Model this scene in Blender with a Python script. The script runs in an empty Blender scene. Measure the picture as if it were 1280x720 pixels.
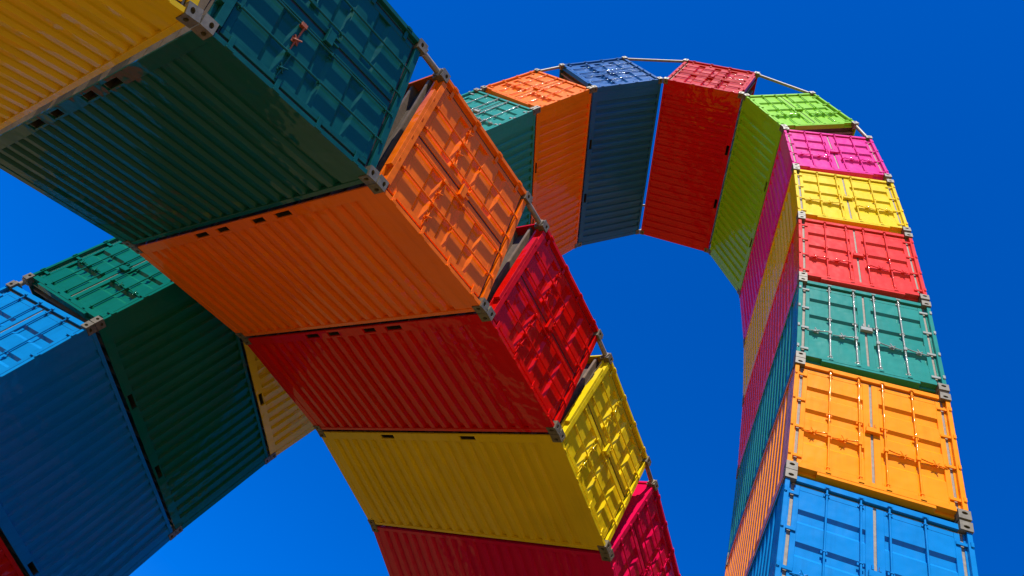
# Two crossing arches of painted shipping containers against a deep blue sky, seen from the quay below.
import bpy, bmesh, math, random
from mathutils import Vector, Matrix, Euler

R = math.radians
scene = bpy.context.scene
col = scene.collection
random.seed(7)

# ------------------------------------------------------------------ sizes (metres)
W, H, L = 2.438, 2.591, 6.058          # one 20 foot container
GAP = 0.09                             # between two containers at the inner edge of an arch
GROUND = -2.70                         # the lens is the origin of the survey below; everything is lifted by -GROUND
UPZ = -GROUND
SUN = Vector((-0.135, -0.61, 0.78)).normalized()

# ------------------------------------------------------------------ materials
def new_mat(name):
    m = bpy.data.materials.new(name); m.use_nodes = True
    nt = m.node_tree
    b = nt.nodes['Principled BSDF']
    return m, nt, b

def noise(nt, vec, scale, detail=4.0, rough=0.55):
    n = nt.nodes.new('ShaderNodeTexNoise')
    n.inputs['Scale'].default_value = scale
    n.inputs['Detail'].default_value = detail
    n.inputs['Roughness'].default_value = rough
    nt.links.new(vec, n.inputs['Vector'])
    return n

def ramp(nt, fac, p0, p1, c0=0.0, c1=1.0):
    r = nt.nodes.new('ShaderNodeMapRange')
    r.inputs['From Min'].default_value = p0; r.inputs['From Max'].default_value = p1
    r.inputs['To Min'].default_value = c0; r.inputs['To Max'].default_value = c1
    nt.links.new(fac, r.inputs['Value'])
    return r.outputs['Result']

def mix(nt, fac, a, b, blend='MIX'):
    m = nt.nodes.new('ShaderNodeMix'); m.data_type = 'RGBA'; m.blend_type = blend
    for sock, v in ((m.inputs[0], fac), (m.inputs[6], a), (m.inputs[7], b)):
        if hasattr(v, 'is_output'): nt.links.new(v, sock)
        elif isinstance(v, (int, float)): sock.default_value = v
        else: sock.default_value = (*v, 1.0)
    return m.outputs[2]

def coords(nt, sx=1, sy=1, sz=1):
    tc = nt.nodes.new('ShaderNodeTexCoord')
    oi = nt.nodes.new('ShaderNodeObjectInfo')
    mp = nt.nodes.new('ShaderNodeVectorMath'); mp.operation = 'MULTIPLY_ADD'
    nt.links.new(tc.outputs['Object'], mp.inputs[0])
    mp.inputs[1].default_value = (sx, sy, sz)
    sc = nt.nodes.new('ShaderNodeVectorMath'); sc.operation = 'SCALE'
    nt.links.new(oi.outputs['Location'], sc.inputs[0]); sc.inputs['Scale'].default_value = 3.17
    nt.links.new(sc.outputs[0], mp.inputs[2])
    return mp.outputs[0]

def paint(name, c, rough=0.40, coat=0.50):
    m, nt, b = new_mat(name)
    v = coords(nt)
    vs = coords(nt, 6.0, 6.0, 0.5)                      # rain streaks run down the container
    n_big = noise(nt, v, 0.9, 3)
    n_str = noise(nt, vs, 1.6, 5, 0.65)
    n_fine = noise(nt, v, 38, 3)
    n_chip = noise(nt, v, 9.0, 8, 0.72)
    dark = tuple(x * 0.72 for x in c)
    pale = tuple(min(1, x * 1.10 + 0.001) for x in c)
    base = mix(nt, ramp(nt, n_big.outputs['Fac'], .35, .7), c, pale)
    base = mix(nt, ramp(nt, n_str.outputs['Fac'], .50, .82, 0, .55), base, dark)
    base = mix(nt, ramp(nt, n_chip.outputs['Fac'], .735, .75, 0, .8), base, (.055, .03, .02))
    nt.links.new(base, b.inputs['Base Color'])
    nt.links.new(ramp(nt, n_str.outputs['Fac'], .3, .8, rough - .07, rough + .13), b.inputs['Roughness'])
    b.inputs['Specular IOR Level'].default_value = 0.02
    b.inputs['Coat IOR'].default_value = 1.4
    b.inputs['Coat Weight'].default_value = coat
    b.inputs['Coat Roughness'].default_value = 0.06
    n_buckle = noise(nt, v, 2.3, 2)
    bp = nt.nodes.new('ShaderNodeBump'); bp.inputs['Strength'].default_value = 1.0
    bp.inputs['Distance'].default_value = 0.026
    nt.links.new(n_buckle.outputs['Fac'], bp.inputs['Height'])
    bp2 = nt.nodes.new('ShaderNodeBump'); bp2.inputs['Strength'].default_value = 0.12
    bp2.inputs['Distance'].default_value = 0.002
    nt.links.new(n_fine.outputs['Fac'], bp2.inputs['Height'])
    nt.links.new(bp.outputs[0], bp2.inputs['Normal'])
    nt.links.new(bp2.outputs[0], b.inputs['Normal'])
    nt.links.new(bp.outputs[0], b.inputs['Coat Normal'])
    return m

PAINT = {
    'yellow':  paint('yellow_paint',  (.80, .50, .006)),
    'lemon':   paint('lemon_paint',   (.78, .56, .008)),
    'orange':  paint('orange_paint',  (.93, .165, .002)),
    'amber':   paint('amber_paint',   (.88, .27, .003)),
    'vermilion': paint('vermilion_paint', (.88, .185, .005)),
    'teal':    paint('teal_paint',    (.006, .092, .084)),
    'seafoam': paint('seafoam_paint', (.025, .24, .19)),
    'silver':  paint('silver_paint',  (.33, .36, .32)),
    'coral':   paint('coral_paint',   (.74, .045, .030)),
    'deep_red': paint('deep_red_paint', (.52, .006, .004)),
    'green':   paint('green_paint',   (.003, .122, .078)),
    'red':     paint('red_paint',     (.62, .004, .001)),
    'blue':    paint('blue_paint',    (.004, .190, .50)),
    'magenta': paint('magenta_paint', (.62, .003, .062)),
    'pink':    paint('pink_paint',    (.76, .028, .27)),
    'navy':    paint('navy_paint',    (.018, .11, .32)),
    'lime':    paint('lime_paint',    (.24, .58, .010)),
}

def plain(name, c, c2, rough, scale=12, metal=0.0, bump=.15):
    m, nt, b = new_mat(name)
    v = coords(nt)
    n = noise(nt, v, scale, 6, .65)
    nt.links.new(mix(nt, ramp(nt, n.outputs['Fac'], .38, .66), c, c2), b.inputs['Base Color'])
    b.inputs['Roughness'].default_value = rough
    b.inputs['Metallic'].default_value = metal
    bp = nt.nodes.new('ShaderNodeBump'); bp.inputs['Strength'].default_value = bump
    bp.inputs['Distance'].default_value = 0.004
    nt.links.new(n.outputs['Fac'], bp.inputs['Height']); nt.links.new(bp.outputs[0], b.inputs['Normal'])
    return m

M_CAST = plain('cast_steel_grey', (.18, .155, .10), (.095, .08, .05), .55, 14, 0.0)
M_BAR = plain('galvanised_bar', (.32, .265, .185), (.20, .165, .11), .5, 8, 0.0)
M_GASKET = plain('weathered_gasket', (.30, .25, .19), (.20, .17, .13), .7, 20)
M_SEAL_SHADE = plain('shaded_seal', (.030, .026, .022), (.016, .014, .012), .6, 20)  # door seals of the low arch, their shade put into the near-black colour
M_FLOOR = plain('floor_timber', (.12, .085, .06), (.07, .05, .035), .8, 6)
M_BEAM = plain('primer_steel', (.22, .15, .095), (.13, .09, .055), .6, 7)
M_POCKET = plain('shaded_pocket_steel', (.07, .058, .042), (.04, .033, .024), .7, 7)  # shade inside the fork pockets put into the colour, in place of container paint
M_RUST = plain('rust_primer', (.42, .09, .02), (.28, .05, .015), .6, 30)
M_CONC = plain('footing_concrete', (.36, .35, .33), (.28, .27, .25), .9, 5)

def ground_mat():
    m, nt, b = new_mat('sandy_paving')
    tc = nt.nodes.new('ShaderNodeTexCoord')
    br = nt.nodes.new('ShaderNodeTexBrick')
    br.inputs['Scale'].default_value = 0.55
    br.inputs['Color1'].default_value = (.26, .170, .034, 1); br.inputs['Color2'].default_value = (.215, .14, .028, 1)
    br.inputs['Mortar'].default_value = (.12, .08, .025, 1); br.inputs['Mortar Size'].default_value = .008
    nt.links.new(tc.outputs['Object'], br.inputs['Vector'])
    n = noise(nt, tc.outputs['Object'], 0.35, 8, .6)
    nt.links.new(mix(nt, ramp(nt, n.outputs['Fac'], .35, .7, 0, .35), br.outputs['Color'], (.16, .105, .025)), b.inputs['Base Color'])
    b.inputs['Roughness'].default_value = .85
    return m

# ------------------------------------------------------------------ mesh helpers
class MB:
    def __init__(s): s.bm = bmesh.new()
    def box(s, x0, x1, y0, y1, z0, z1, bev=0.004):
        t = bmesh.new()
        bmesh.ops.create_cube(t, size=1.0)
        bmesh.ops.scale(t, verts=t.verts, vec=(abs(x1 - x0), abs(y1 - y0), abs(z1 - z0)))
        bmesh.ops.translate(t, verts=t.verts, vec=((x0 + x1) / 2, (y0 + y1) / 2, (z0 + z1) / 2))
        if bev:
            bmesh.ops.bevel(t, geom=t.edges[:], offset=bev, segments=1, affect='EDGES')
        s.join(t); return s
    def rod(s, a, b, r, n=12):
        a, b = Vector(a), Vector(b); d = b - a
        t = bmesh.new()
        bmesh.ops.create_cone(t, cap_ends=True, segments=n, radius1=r, radius2=r, depth=d.length)
        q = Vector((0, 0, 1)).rotation_difference(d.normalized())
        bmesh.ops.rotate(t, verts=t.verts, matrix=q.to_matrix())
        bmesh.ops.translate(t, verts=t.verts, vec=(a + b) / 2)
        for f in t.faces: f.smooth = len(f.verts) == 4
        for e in t.edges: e.smooth = all(f.smooth for f in e.link_faces)
        s.join(t); return s
    def sheet(s, prof, ext, place):
        """thin solid sheet: profile (t, depth) list swept over ext, place(t, depth, e) -> xyz"""
        th = 0.004
        rows = []
        for e in ext:
            rows.append([s.bm.verts.new(place(t, d, e)) for t, d in prof])
        back = []
        for e in ext:
            back.append([s.bm.verts.new(place(t, d + th, e)) for t, d in prof])
        n = len(prof)
        for i in range(n - 1):
            s.bm.faces.new((rows[0][i], rows[0][i + 1], rows[1][i + 1], rows[1][i]))
            s.bm.faces.new((back[0][i], back[1][i], back[1][i + 1], back[0][i + 1]))
        for k in (0, 1):
            for i in range(n - 1):
                q = (rows[k][i], rows[k][i + 1], back[k][i + 1], back[k][i])
                s.bm.faces.new(q if k else q[::-1])
        for i in (0, n - 1):
            q = (rows[0][i], rows[1][i], back[1][i], back[0][i])
            s.bm.faces.new(q if i else q[::-1])
        return s
    def join(s, t):
        me = bpy.data.meshes.new('t'); t.to_mesh(me); t.free()
        s.bm.from_mesh(me); bpy.data.meshes.remove(me)
    def mesh(s, name, mat):
        bmesh.ops.recalc_face_normals(s.bm, faces=s.bm.faces)
        me = bpy.data.meshes.new(name); s.bm.to_mesh(me); s.bm.free()
        me.materials.append(mat)
        return me

def corrugation(a, b, depth=0.054, pitch=0.278, flat0=0.0, flat1=0.0):
    p = [(a, 0.0)]
    n = int((b - a - flat0 - flat1) / pitch)
    start = a + flat0 + ((b - a - flat0 - flat1) - n * pitch) / 2
    for i in range(n):
        t = start + i * pitch
        p += [(t + .050, 0), (t + .084, depth), (t + .194, depth), (t + .228, 0)]
    p.append((b, 0.0))
    return p

X = W / 2
DEF = PAINT['red']
PARTS = []           # (name, mesh, role, parent index or None, tag)

def casting(sx, far, top):
    """steel corner block with an oval hole in each outer face"""
    e = 0.040                              # bearing plate welded on the block
    cx, cy, cz = .162, .178, .118 + e
    x1 = X + .004; y0 = -.006; zA, zB = -e, .118
    bm = bmesh.new()
    def face(o, u, v, nrm, lu, lv, hole):
        o, u, v, nrm = map(Vector, (o, u, v, nrm))
        rim = [bm.verts.new(o + u * a + v * b) for a, b in ((0, 0), (lu, 0), (lu, lv), (0, lv))]
        if not hole:
            bm.faces.new(rim); return
        c = o + u * (hole[0]) + v * (hole[1]); n = 20
        ring = [bm.verts.new(c + u * hole[2] * math.cos(2 * math.pi * i / n) + v * hole[3] * math.sin(2 * math.pi * i / n)) for i in range(n)]
        inn = [bm.verts.new(q.co - nrm * .05) for q in ring]
        edges = []
        for ring_ in (rim, ring):
            for i in range(len(ring_)):
                edges.append(bm.edges.new((ring_[i], ring_[(i + 1) % len(ring_)])))
        bmesh.ops.triangle_fill(bm, edges=edges, use_beauty=True)
        for i in range(n):
            bm.faces.new((ring[i], ring[(i + 1) % n], inn[(i + 1) % n], inn[i]))
        bm.faces.new(inn)
    hz = (.118) / 2 + e
    face((x1 - cx, y0, zA), (1, 0, 0), (0, 0, 1), (0, -1, 0), cx, cz, (cx / 2, hz, .040, .026))
    face((x1, y0, zA), (0, 1, 0), (0, 0, 1), (1, 0, 0), cy, cz, (cy / 2, hz, .040, .026))
    face((x1 - cx, y0, zA), (1, 0, 0), (0, 1, 0), (0, 0, -1), cx, cy, (cx / 2, cy / 2, .031, .05))
    face((x1 - cx, y0, zB), (1, 0, 0), (0, 1, 0), (0, 0, 1), cx, cy, None)
    face((x1 - cx, y0 + cy, zA), (1, 0, 0), (0, 0, 1), (0, 1, 0), cx, cz, None)
    face((x1 - cx, y0, zA), (0, 1, 0), (0, 0, 1), (-1, 0, 0), cy, cz, None)
    bmesh.ops.remove_doubles(bm, verts=bm.verts, dist=1e-5)
    for v in bm.verts:
        if sx < 0: v.co.x = -v.co.x
        if far: v.co.y = L - v.co.y
        if top: v.co.z = H - v.co.z
    bmesh.ops.recalc_face_normals(bm, faces=bm.faces)
    # groove between the block and its bearing plate
    me = bpy.data.meshes.new('corner_casting'); bm.to_mesh(me); bm.free(); me.materials.append(M_CAST)
    return me

def add(name, me, role='paint', parent=None, tag=''):
    PARTS.append((name, me, role, parent, tag)); return len(PARTS) - 1

def build_parts():
    # corner blocks
    for sx in (-1, 1):
        for far in (0, 1):
            for top in (0, 1):
                add('corner_casting', casting(sx, far, top), 'own')
    # posts
    for s in (-1, 1):
        m = MB()
        m.box(s * (X - .075), s * (X - .008), .022, .175, .119, H - .119)
        m.box(s * (X - .105), s * (X - .0755), .085, .150, .119, H - .119)
        add('corner_post', m.mesh('corner_post', DEF))
        m = MB(); m.box(s * (X - .16), s * (X - .008), L - .150, L - .010, .119, H - .119)
        add('corner_post', m.mesh('corner_post', DEF))
    # side walls
    for s in (-1, 1):
        m = MB()
        prof = corrugation(.170, L - .148, flat0=.20, flat1=.06)
        m.sheet(prof, (.150, H - .062), lambda t, d, e: (s * (X - .018 - d), t, e))
        add('side_wall', m.mesh('side_wall', DEF))
    # top rails
    for s in (-1, 1):
        m = MB(); m.box(s * (X - .068), s * (X - .007), .174, L - .174, H - .068, H + .006)
        add('top_rail', m.mesh('top_rail', DEF))
    # bottom rails, with four or two fork pockets
    c0 = L / 2
    for kind, pk in (('four', ((c0 - 1.02, .18), (c0 - .45, .15), (c0 + .45, .15), (c0 + 1.02, .18))), ('two', ((c0 - 1.02, .18), (c0 + 1.02, .18)))):
        for s in (-1, 1):
            m = MB(); y = .174
            for c, hw in pk:
                m.box(s * (X - .045), s * (X - .007), y, c - hw, -.014, .162)
                m.box(s * (X - .045), s * (X - .0095), c - hw + .0005, c + hw - .0005, .128, .160)
                m.box(s * (X - .045), s * (X - .0095), c - hw + .0005, c + hw - .0005, -.012, .034)
                y = c + hw
            m.box(s * (X - .045), s * (X - .007), y, L - .174, -.014, .162)
            add('bottom_rail', m.mesh('bottom_rail', DEF), 'paint', None, kind)
        for c, hw in pk:                                            # pocket tunnels right across the base
            m = MB()
            for q in (-1, 1):
                m.box(-X + .047, X - .047, c + q * hw - .003, c + q * hw + .003, .026, .138, 0)
            m.box(-X + .047, X - .047, c - hw + .0028, c + hw - .0028, .131, .137, 0)
            m.box(-X + .047, X - .047, c - hw + .0028, c + hw - .0028, .027, .032, 0)
            add('fork_pocket', m.mesh('fork_pocket', M_POCKET), 'own', None, kind)
    # roof, with pressed ribs across
    m = MB()
    prof = corrugation(.176, L - .15, depth=.018, pitch=.22, flat0=.15, flat1=.1)
    m.sheet(prof, (-X + .069, X - .069), lambda t, d, e: (e, t, H - .022 - d))
    add('roof', m.mesh('roof', DEF))
    # front wall (far end)
    m = MB()
    prof = corrugation(-X + .161, X - .161, depth=.04, pitch=.25)
    m.sheet(prof, (.150, H - .11), lambda t, d, e: (t, L - .03 - d, e))
    m.box(-X + .165, X - .165, L - .12, L - .012, .012, .149)
    m.box(-X + .165, X - .165, L - .10, L - .012, H - .109, H - .010)
    add('front_wall', m.mesh('front_wall', DEF))
    # floor: planks and cross members
    m = MB(); m.box(-X + .05, X - .05, .16, L - .15, .142, .168, 0)
    fl = add('floor', m.mesh('floor', M_FLOOR), 'own')
    pockets = [(c0 - 1.02, .18), (c0 - .45, .15), (c0 + .45, .15), (c0 + 1.02, .18)]
    m = MB(); k = 0
    for i in range(17):
        y = .30 + i * (L - .6) / 16
        if any(abs(y - c) < h + .05 for c, h in pockets): continue
        m.box(-X + .047, X - .047, y - .003, y + .003, .030, .140, 0)
        m.box(-X + .047, X - .047, y + .0035, y + .048, .024, .030, 0)
        m.box(-X + .047, X - .047, y + .0035, y + .048, .134, .140, 0)
    add('cross_members', m.mesh('cross_members', M_BEAM), 'own', fl)
    # door header and sill
    m = MB()
    m.box(-X + .165, X - .165, .034, .130, H - .112, H - .012)
    m.box(-X + .165, X - .165, .1305, .170, H - .060, H - .014)
    add('door_header', m.mesh('door_header', DEF))
    m = MB()
    m.box(-X + .165, X - .165, .010, .150, .062, .158)
    m.box(-X + .43, X - .43, .012, .150, .006, .0615)
    m.box(-X + .165, X - .165, .110, .150, .008, .0612)
    add('door_sill', m.mesh('door_sill', DEF))
    # dark seal around the doorway
    m = MB()
    zt, zb = H - .129, .162
    m.box(-X + .112, X - .112, .084, .106, zt - .022, zt, 0)
    m.box(-X + .112, X - .112, .084, .106, zb, zb + .016, 0)
    for s in (-1, 1): m.box(s * (X - .149), s * (X - .106), .096, .118, zb + .0165, zt - .0225, 0)
    add('door_seal', m.mesh('door_seal', M_GASKET), 'seal')
    # doors
    d0, d1 = zb + .018, zt - .024
    for s in (-1, 1):
        xi, xo = .020, X - .150
        m = MB()
        fy = .070
        m.box(s * xi, s * (xi + .10), fy, .136, d0, d1)
        m.box(s * (xo - .075), s * xo, fy, .136, d0, d1)
        a, b = xi + .1005, xo - .0755
        m.box(s * a, s * b, fy + .002, .136, d0, d0 + .085)
        m.box(s * a, s * b, fy + .002, .136, d1 - .085, d1)
        z0, z1 = d0 + .0855, d1 - .0855
        valleys = [2.010, 1.450, .890]
        prof = [(z0, 0.0)]
        for zt_ in reversed(valleys):
            prof += [(zt_ - .245, 0.0), (zt_ - .185, .042), (zt_ - .055, .042), (zt_, 0.0)]
        prof.append((z1, 0.0))
        m.sheet(prof, (s * a, s * b), lambda t, d, e: (e, .075 + d, t))
        dr = add('door', m.mesh('door', DEF))
        # locking rods
        for k, rx in enumerate((.185, .635)):
            x = s * rx; ry = .042
            m = MB(); m.rod((x, ry, .075), (x, ry, H - .055), .0145)
            for z in (.090, H - .080):                               # cams and keepers
                m.box(x - .022, x + .022, .016, .066, z - .024, z + .024, .004)
                m.box(x - .040, x + .040, .010, .0155, z - .014, z + .014, .002)
            for z in (d0 + .05, 1.40, d1 - .05):               # guides
                m.box(x - .044, x + .044, .060, .0695, z - .022, z + .022, .003)
                m.box(x - .024, x + .024, .022, .0595, z - .012, z + .012, .003)
            add('locking_rod', m.mesh('locking_rod', DEF), 'rod', dr)
            # handle, hub and latch
            z = .93; hx = x + s * .40
            m = MB()
            m.box(x - .028, x + .028, .014, .0695, z - .042, z + .042, .004)
            m.rod((x + s * .02, .030, z + .018), (x + s * .13, .050, z + .012), .012, 8)
            m.rod((x + s * .13, .050, z + .012), (hx - s * .08, .058, z - .008), .0115, 8)
            m.rod((hx - s * .08, .058, z - .008), (hx, .062, z - .012), .009, 8)
            lx = x + s * .235
            m.box(lx - .040, lx + .040, .064, .0745, z - .050, z + .050, .003)
            m.box(lx - .012, lx + .014, .030, .0635, z - .030, z + .006, .003)
            m.rod((lx - .03, .034, z + .062), (lx + .02, .034, z - .040), .010, 8)
            m.rod((lx - .055, .052, z - .038), (lx + .055, .046, z + .034), .010, 8)
            m.rod((lx, .05, z + .03), (lx + s * .03, .03, z - .062), .008, 8)
            add('door_handle', m.mesh('door_handle', DEF), 'rod', dr, 'handle%d%d' % (s, k))
        # hinges
        for z in (.33, .97, 1.62, 2.26):
            m = MB()
            m.box(s * (X - .215), s * (X - .030), .046, .067, z - .030, z + .030, .005)
            m.rod((s * (X - .026), .028, z - .052), (s * (X - .026), .028, z + .052), .0165, 10)
            m.box(s * (X - .050), s * (X - .010), .004, .0215, z - .040, z + .040, .003)
            add('hinge', m.mesh('hinge', DEF), 'rod', dr)
        m = MB()
        if s < 0:
            m.box(-.0195, .0195, .088, .110, d0, d1, 0)
            add('centre_seal', m.mesh('centre_seal', M_GASKET), 'seal', dr)
            m = MB()
            z = 1.30
            m.box(-.095, .105, .016, .068, z - .055, z + .045, .006)
            m.box(-.105, .115, .008, .068, z - .072, z - .0555, .003)
            m.box(-.060, -.035, .012, .050, z + .0455, z + .125, .003)
            m.box(.030, .055, .012, .050, z + .0455, z + .125, .003)
            add('lock_box', m.mesh('lock_box', DEF), 'rod', dr)

build_parts()

RODTONE = {}
def make_container(matrix, colour, label, group, pockets='four', rod=None, seal=M_GASKET):
    root = bpy.data.objects.new('shipping_container', None); col.objects.link(root)
    root.empty_display_size = .5
    root.matrix_world = matrix
    root['label'] = label; root['category'] = 'shipping container'; root['group'] = group
    objs = []
    mat = PAINT[colour]; rmat = PAINT[rod] if rod else mat
    for name, me, role, par, tag in PARTS:
        if tag in ('four', 'two') and tag != pockets:
            objs.append(None); continue
        o = bpy.data.objects.new(name, me); col.objects.link(o)
        o.parent = root if par is None else objs[par]
        if role != 'own':
            sl = o.material_slots[0]; sl.link = 'OBJECT'; sl.material = {'rod': rmat, 'seal': seal}.get(role, mat)
        objs.append(o)
    return root, objs

# ------------------------------------------------------------------ the two arches (joint positions in the plane of each arch)
def dirs(a): return Vector((math.cos(a), math.sin(a)))

def chain(start, angles):
    J = [Vector(start)]
    for a in angles: J.append(J[-1] + dirs(R(a)) * (H + GAP))
    return J

def chain_back(end, angles):                      # angles listed from the foot upwards, ends at 'end'
    J = [Vector(end)]
    for a in reversed(angles): J.insert(0, J[0] - dirs(R(a)) * (H + GAP))
    return J

Y1, Y2, PHI = 8.0906, 6.4514, R(63.915)
tall_right = [93.0, 93.7, 94.4, 95.05, 95.93, 97.53, 99.10, 101.40, 105.16, 126.84, 178.99, 230.50, 252.84, 256.68]
JT = chain_back((.842, 5.533), tall_right[:3])
JT = JT[:-1] + chain((.842, 5.533), tall_right[3:])
tall_left = [257.51, 262.52, 265.99, 269.46, 270.0]
JL = chain((-9.939, 10.997), tall_left)
# two containers bridge the stretch hidden behind the low arch
a_, b_ = JT[-1], JL[0]
mid = (a_ + b_) / 2 + Vector((-.035, 0.0))

def ang(p, q): d = q - p; return math.atan2(d.y, d.x)
tall = []
for i, a in enumerate(tall_right): tall.append((JT[i], JT[i + 1]))
tall += [(a_, mid), (mid, b_)]
for i in range(len(tall_left)): tall.append((JL[i], JL[i + 1]))
low_angles = [56.0, 51.5, 45.0, 38.36, 29.17, 19.98, 8.66, -1.11, -11.19, -20.0, -29.0, -37.0, -45.0, -51.0, -56.0]
JN = chain_back((-2.887, 3.628), low_angles[:3])
JN = JN[:-1] + chain((-2.887, 3.628), low_angles[3:])
low = [(JN[i], JN[i + 1]) for i in range(15)]

def frame_tall(q, y): return Vector((q[0], y, q[1] + UPZ))
def frame_low(q, y):
    c, s = math.cos(PHI), math.sin(PHI)
    return Vector((c * q[0] - s * y, s * q[0] + c * y, q[1] + UPZ))

def cont_matrix(p, q, up_forward, inner_sign_right, fr, ybase):
    """p->q inner edge of one container along the arch; up_forward: container's own up runs p->q"""
    d = (q - p).normalized()
    z = d if up_forward else -d
    x = Vector((z.y, -z.x))                        # x (door width) so that x, z stay right-handed with the door looking at -y
    mid_ = (p + q) / 2
    base = mid_ - z * (H / 2)
    inner = inner_sign_right                       # +1: inner edge lies at +x of the container
    c = base - x * inner * X
    o = fr(c, ybase)
    ex = (fr(c + x, ybase) - o); ez = (fr(c + z, ybase) - o); ey = fr(c, ybase + 1) - o
    m = Matrix.Identity(4)
    for i in range(3):
        m[i][0], m[i][1], m[i][2], m[i][3] = ex[i], ey[i], ez[i], o[i]
    return m

TALL = [  # colour, label (from the right foot over the crown to the left foot)
    ('teal', 'teal container standing at the right foot of the tall arch'),
    ('red', 'red container second from the ground in the right leg of the tall arch'),
    ('yellow', 'yellow container under the blue one in the right leg of the tall arch'),
    ('blue', 'bright blue container at the bottom of the right leg, below the amber orange one'),
    ('amber', 'amber orange container with white glare on its doors between blue and teal ones'),
    ('seafoam', 'pale teal container with silvery rods between salmon red and amber orange containers'),
    ('coral', 'salmon red container between the yellow and teal ones in the right leg'),
    ('lemon', 'bright lemon yellow container under the pink one in the right leg'),
    ('pink', 'pink magenta container directly beneath the lime green one'),
    ('lime', 'lime green container tilted at the right shoulder of the tall arch'),
    ('deep_red', 'deep red container lying at the crown of the tall arch beside lime green'),
    ('navy', 'dark blue container at the crown of the tall arch left of the red one'),
    ('vermilion', 'orange container upright left of the dark blue one on the tall arch'),
    ('seafoam', 'teal container half hidden behind the orange doors of the low arch'),
    ('red', 'red container hidden behind the low arch, under the dark teal one'),
    ('magenta', 'magenta container hidden behind the low arch, above the golden yellow one'),
    ('yellow', 'golden yellow container peeping out below the low arch beside a dark green one'),
    ('green', 'green container with dark underside in the left leg, beside the blue one'),
    ('blue', 'blue container at the left edge of the photo below the green one'),
    ('red', 'red container showing only a corner at the bottom left of the photo'),
    ('orange', 'orange container standing at the left foot of the tall arch'),
]
LOW = [
    ('blue', 'blue container standing at the near foot of the low arch'),
    ('lime', 'lime container second from the near foot of the low arch'),
    ('red', 'red container below the golden yellow one on the low arch'),
    ('yellow', 'golden yellow container in the top left corner, nearest of the low arch'),
    ('teal', 'dark teal container with glossy doors and black green underside on the low arch'),
    ('orange', 'orange container with a row of four fork pockets on the low arch'),
    ('red', 'glossy red container near the crown of the low arch between orange and yellow'),
    ('lemon', 'mustard yellow container with shadow patterned doors on the low arch'),
    ('magenta', 'crimson magenta container at the bottom edge, beyond the mustard yellow one'),
    ('teal', 'teal container past the magenta one on the far side of the low arch'),
    ('amber', 'amber container on the far descending side of the low arch'),
    ('blue', 'blue container midway down the far side of the low arch'),
    ('yellow', 'yellow container low on the far side of the low arch'),
    ('green', 'green container second from the far foot of the low arch'),
    ('red', 'red container standing at the far foot of the low arch'),
]
TALL_CROWN, LOW_CROWN = 10, 7         # the crown containers keep the 'up' of the side they come from
GT = 'containers of the tall arch'; GL = 'containers of the low arch'
for i, (p, q) in enumerate(tall):
    upf = i <= TALL_CROWN             # right leg: own up runs towards the crown
    M = cont_matrix(p, q, upf, -1 if upf else 1, frame_tall, Y1)
    make_container(M, TALL[i][0], TALL[i][1], GT, 'two' if i in (4, 9, 10, 11, 12, 16, 17, 18) else 'four',
                   'silver' if i in (5, 13) else None)
for i, (p, q) in enumerate(low):
    upf = i <= LOW_CROWN
    M = cont_matrix(p, q, upf, 1 if upf else -1, frame_low, Y2)
    root, objs = make_container(M, LOW[i][0], LOW[i][1], GL, 'two' if i == 7 else 'four', None, M_SEAL_SHADE)
    if i == 4:
        for (name, me, role, par, tag), o in zip(PARTS, objs):
            if tag == 'handle10':
                o.material_slots[0].material = M_RUST; o['label'] = 'door handle with orange rust primer'

# ------------------------------------------------------------------ bars that hold the outer edges apart
def bar_mesh(n):
    m = MB()
    m.rod((0, 0, -n / 2), (0, 0, n / 2), .047, 16)
    for s in (-1, 1):
        m.box(-.066, .066, -.066, .066, s * (n / 2 - .03), s * (n / 2 + .004), .006)
    return m.mesh('spacer_bar', M_BAR)

def outer_pts(p, q, sgn):
    d = (q - p).normalized(); n = Vector((d.y, -d.x)) * sgn
    m_ = (p + q) / 2
    o = n * (W - .078)
    e = H / 2 + .040
    return m_ - d * e + o, m_ + d * e + o

def colour_word(c):
    return {'lemon': 'yellow', 'amber': 'orange', 'vermilion': 'orange'}.get(c, c)

def bars(seq, names, sgn, fr, yb, arch):
    for i in range(len(seq) - 1):
        a = outer_pts(*seq[i], sgn)[1]; b = outer_pts(*seq[i + 1], sgn)[0]
        ln = (b - a).length
        if ln < .05: continue
        for y, endname in ((.083, 'door'), (L - .083, 'far')):
            A, B = fr(a, yb + y), fr(b, yb + y)
            o = bpy.data.objects.new('spacer_bar', bar_mesh(ln)); col.objects.link(o)
            o.location = (A + B) / 2
            o.rotation_euler = Vector((0, 0, 1)).rotation_difference((B - A).normalized()).to_euler()
            o['label'] = 'grey steel bar at the %s end joining container %s to %s' % (endname, names[i], names[i + 1])
            o['category'] = 'steel bar'; o['group'] = 'spacer bars of the %s arch' % arch

TN = ['teal foot', 'lower red', 'lower yellow', 'bottom blue', 'amber', 'pale teal', 'salmon red', 'lemon yellow', 'pink', 'lime green', 'crown red',
      'crown blue', 'upright orange', 'dark teal', 'hidden red', 'hidden magenta', 'golden yellow', 'left green', 'left blue', 'left red', 'foot orange']
LN = ['foot blue', 'near lime', 'near red', 'top left golden', 'glossy teal', 'four pocket orange', 'glossy red', 'mustard yellow', 'crimson',
      'far teal', 'far amber', 'far blue', 'far yellow', 'far green', 'far red']
bars(tall, TN, 1, frame_tall, Y1, 'tall')
bars(low, LN, -1, frame_low, Y2, 'low')

# ------------------------------------------------------------------ ground and footings
m = MB()
g = bmesh.new(); bmesh.ops.create_grid(g, x_segments=2, y_segments=2, size=3000.0); m.join(g)
go = bpy.data.objects.new('ground', m.mesh('ground', ground_mat())); col.objects.link(go)
go['kind'] = 'structure'

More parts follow.
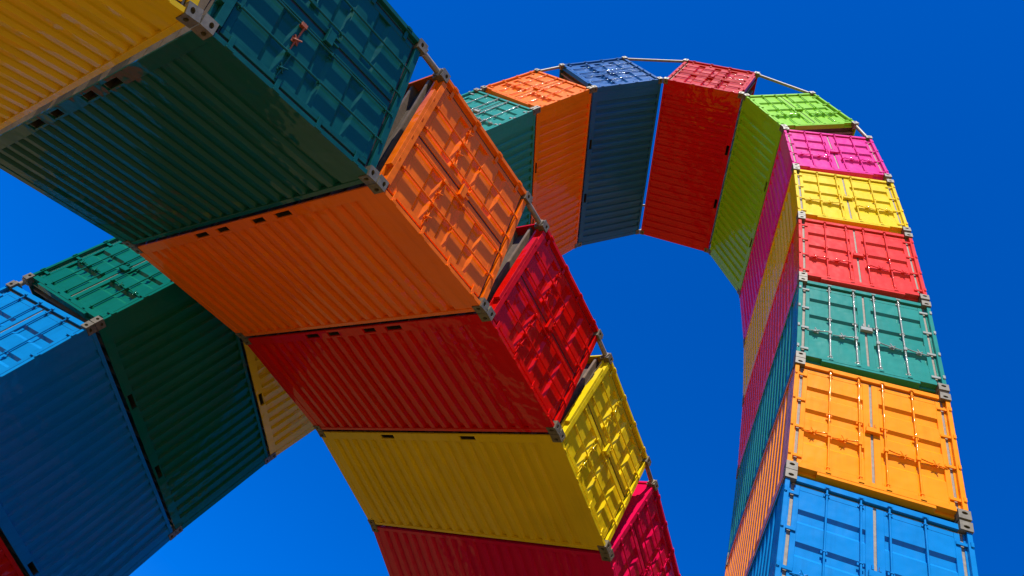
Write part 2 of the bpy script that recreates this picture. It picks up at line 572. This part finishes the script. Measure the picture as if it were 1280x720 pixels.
def footing(p, q, first, sgn, fr, yb, label):
    d = (q - p).normalized(); n = Vector((d.y, -d.x)) * sgn
    e = p if first else q
    xs = [e.x, (e + n * W).x]; top = min(e.y, (e + n * W).y) + .02
    lo, hi = min(xs) - .35, max(xs) + .35
    pts = [fr(Vector((a, 0)), yb + b) for a in (lo, hi) for b in (-.4, L + .4)]
    bm = bmesh.new()
    zt = max(top + UPZ, .12)
    order = (0, 1, 3, 2)
    b_ = [bm.verts.new((pts[k].x, pts[k].y, -.05)) for k in order]
    t_ = [bm.verts.new((pts[k].x, pts[k].y, zt)) for k in order]
    bm.faces.new(b_); bm.faces.new(t_)
    for k in range(4): bm.faces.new((b_[k], b_[(k + 1) % 4], t_[(k + 1) % 4], t_[k]))
    bmesh.ops.recalc_face_normals(bm, faces=bm.faces)
    bmesh.ops.bevel(bm, geom=bm.edges[:], offset=.03, segments=2, affect='EDGES')
    me = bpy.data.meshes.new('footing'); bm.to_mesh(me); bm.free(); me.materials.append(M_CONC)
    o = bpy.data.objects.new('concrete_footing', me); col.objects.link(o)
    o['label'] = label; o['category'] = 'footing'; o['group'] = 'concrete footings of the arches'
footing(*tall[0], True, 1, frame_tall, Y1, 'concrete footing under the right foot of the tall arch')
footing(*tall[-1], False, 1, frame_tall, Y1, 'concrete footing under the left foot of the tall arch')
footing(*low[0], True, -1, frame_low, Y2, 'concrete footing under the near foot of the low arch')
footing(*low[-1], False, -1, frame_low, Y2, 'concrete footing under the far foot of the low arch')

# ------------------------------------------------------------------ sky and sun
w = bpy.data.worlds.new('World'); scene.world = w; w.use_nodes = True
nt = w.node_tree; bg = nt.nodes['Background']
sky = nt.nodes.new('ShaderNodeTexSky'); sky.sky_type = 'NISHITA'; sky.sun_disc = False
sky.sun_elevation = math.asin(SUN.z)
sky.sun_rotation = math.atan2(SUN.x, SUN.y)
sky.air_density = 1.0; sky.dust_density = 0.1; sky.ozone_density = 4.0; sky.altitude = 0
hs = nt.nodes.new('ShaderNodeHueSaturation'); hs.inputs['Saturation'].default_value = 1.5
hs.inputs['Hue'].default_value = 0.5
nt.links.new(sky.outputs[0], hs.inputs['Color'])
tint = nt.nodes.new('ShaderNodeMix'); tint.data_type = 'RGBA'; tint.blend_type = 'MULTIPLY'
tint.inputs[0].default_value = 1.0; tint.inputs[7].default_value = (1.0, .96, 1.66, 1)
nt.links.new(hs.outputs[0], tint.inputs[6])
gm = nt.nodes.new('ShaderNodeGamma'); gm.inputs['Gamma'].default_value = 0.75
nt.links.new(tint.outputs[2], gm.inputs['Color'])
t2 = nt.nodes.new('ShaderNodeMix'); t2.data_type = 'RGBA'; t2.blend_type = 'MULTIPLY'
t2.inputs[0].default_value = 1.0; t2.inputs[7].default_value = (.15, .98, 1.42, 1)
nt.links.new(gm.outputs[0], t2.inputs[6])
nt.links.new(t2.outputs[2], bg.inputs['Color'])
bg.inputs['Strength'].default_value = 0.095

sl = bpy.data.lights.new('sun', 'SUN'); sl.energy = 5.0; sl.angle = R(.53); sl.color = (1.0, .94, .84)
so = bpy.data.objects.new('sun', sl); col.objects.link(so)
so.rotation_euler = SUN.to_track_quat('Z', 'Y').to_euler()

# ------------------------------------------------------------------ camera
cd = bpy.data.cameras.new('camera'); cam = bpy.data.objects.new('camera', cd); col.objects.link(cam)
right = Vector((0.89215959, -0.03013153, 0.45071427)); down = Vector((0.28295546, 0.81504666, -0.50560374)); fwd = Vector((-0.35211855, 0.5786113, 0.73567758))
mm = Matrix.Identity(4)
for i in range(3): mm[i][0], mm[i][1], mm[i][2] = right[i], -down[i], -fwd[i]
mm[2][3] = UPZ
cam.matrix_world = mm
cd.sensor_width = 36; cd.lens = 901.4 / 1280 * 36; cd.clip_end = 8000; cd.clip_start = .05
scene.camera = cam

vs = scene.view_settings
vs.view_transform = 'Standard'; vs.look = 'None'; vs.exposure = 0.42; vs.gamma = 1.0; vs.use_curve_mapping = False
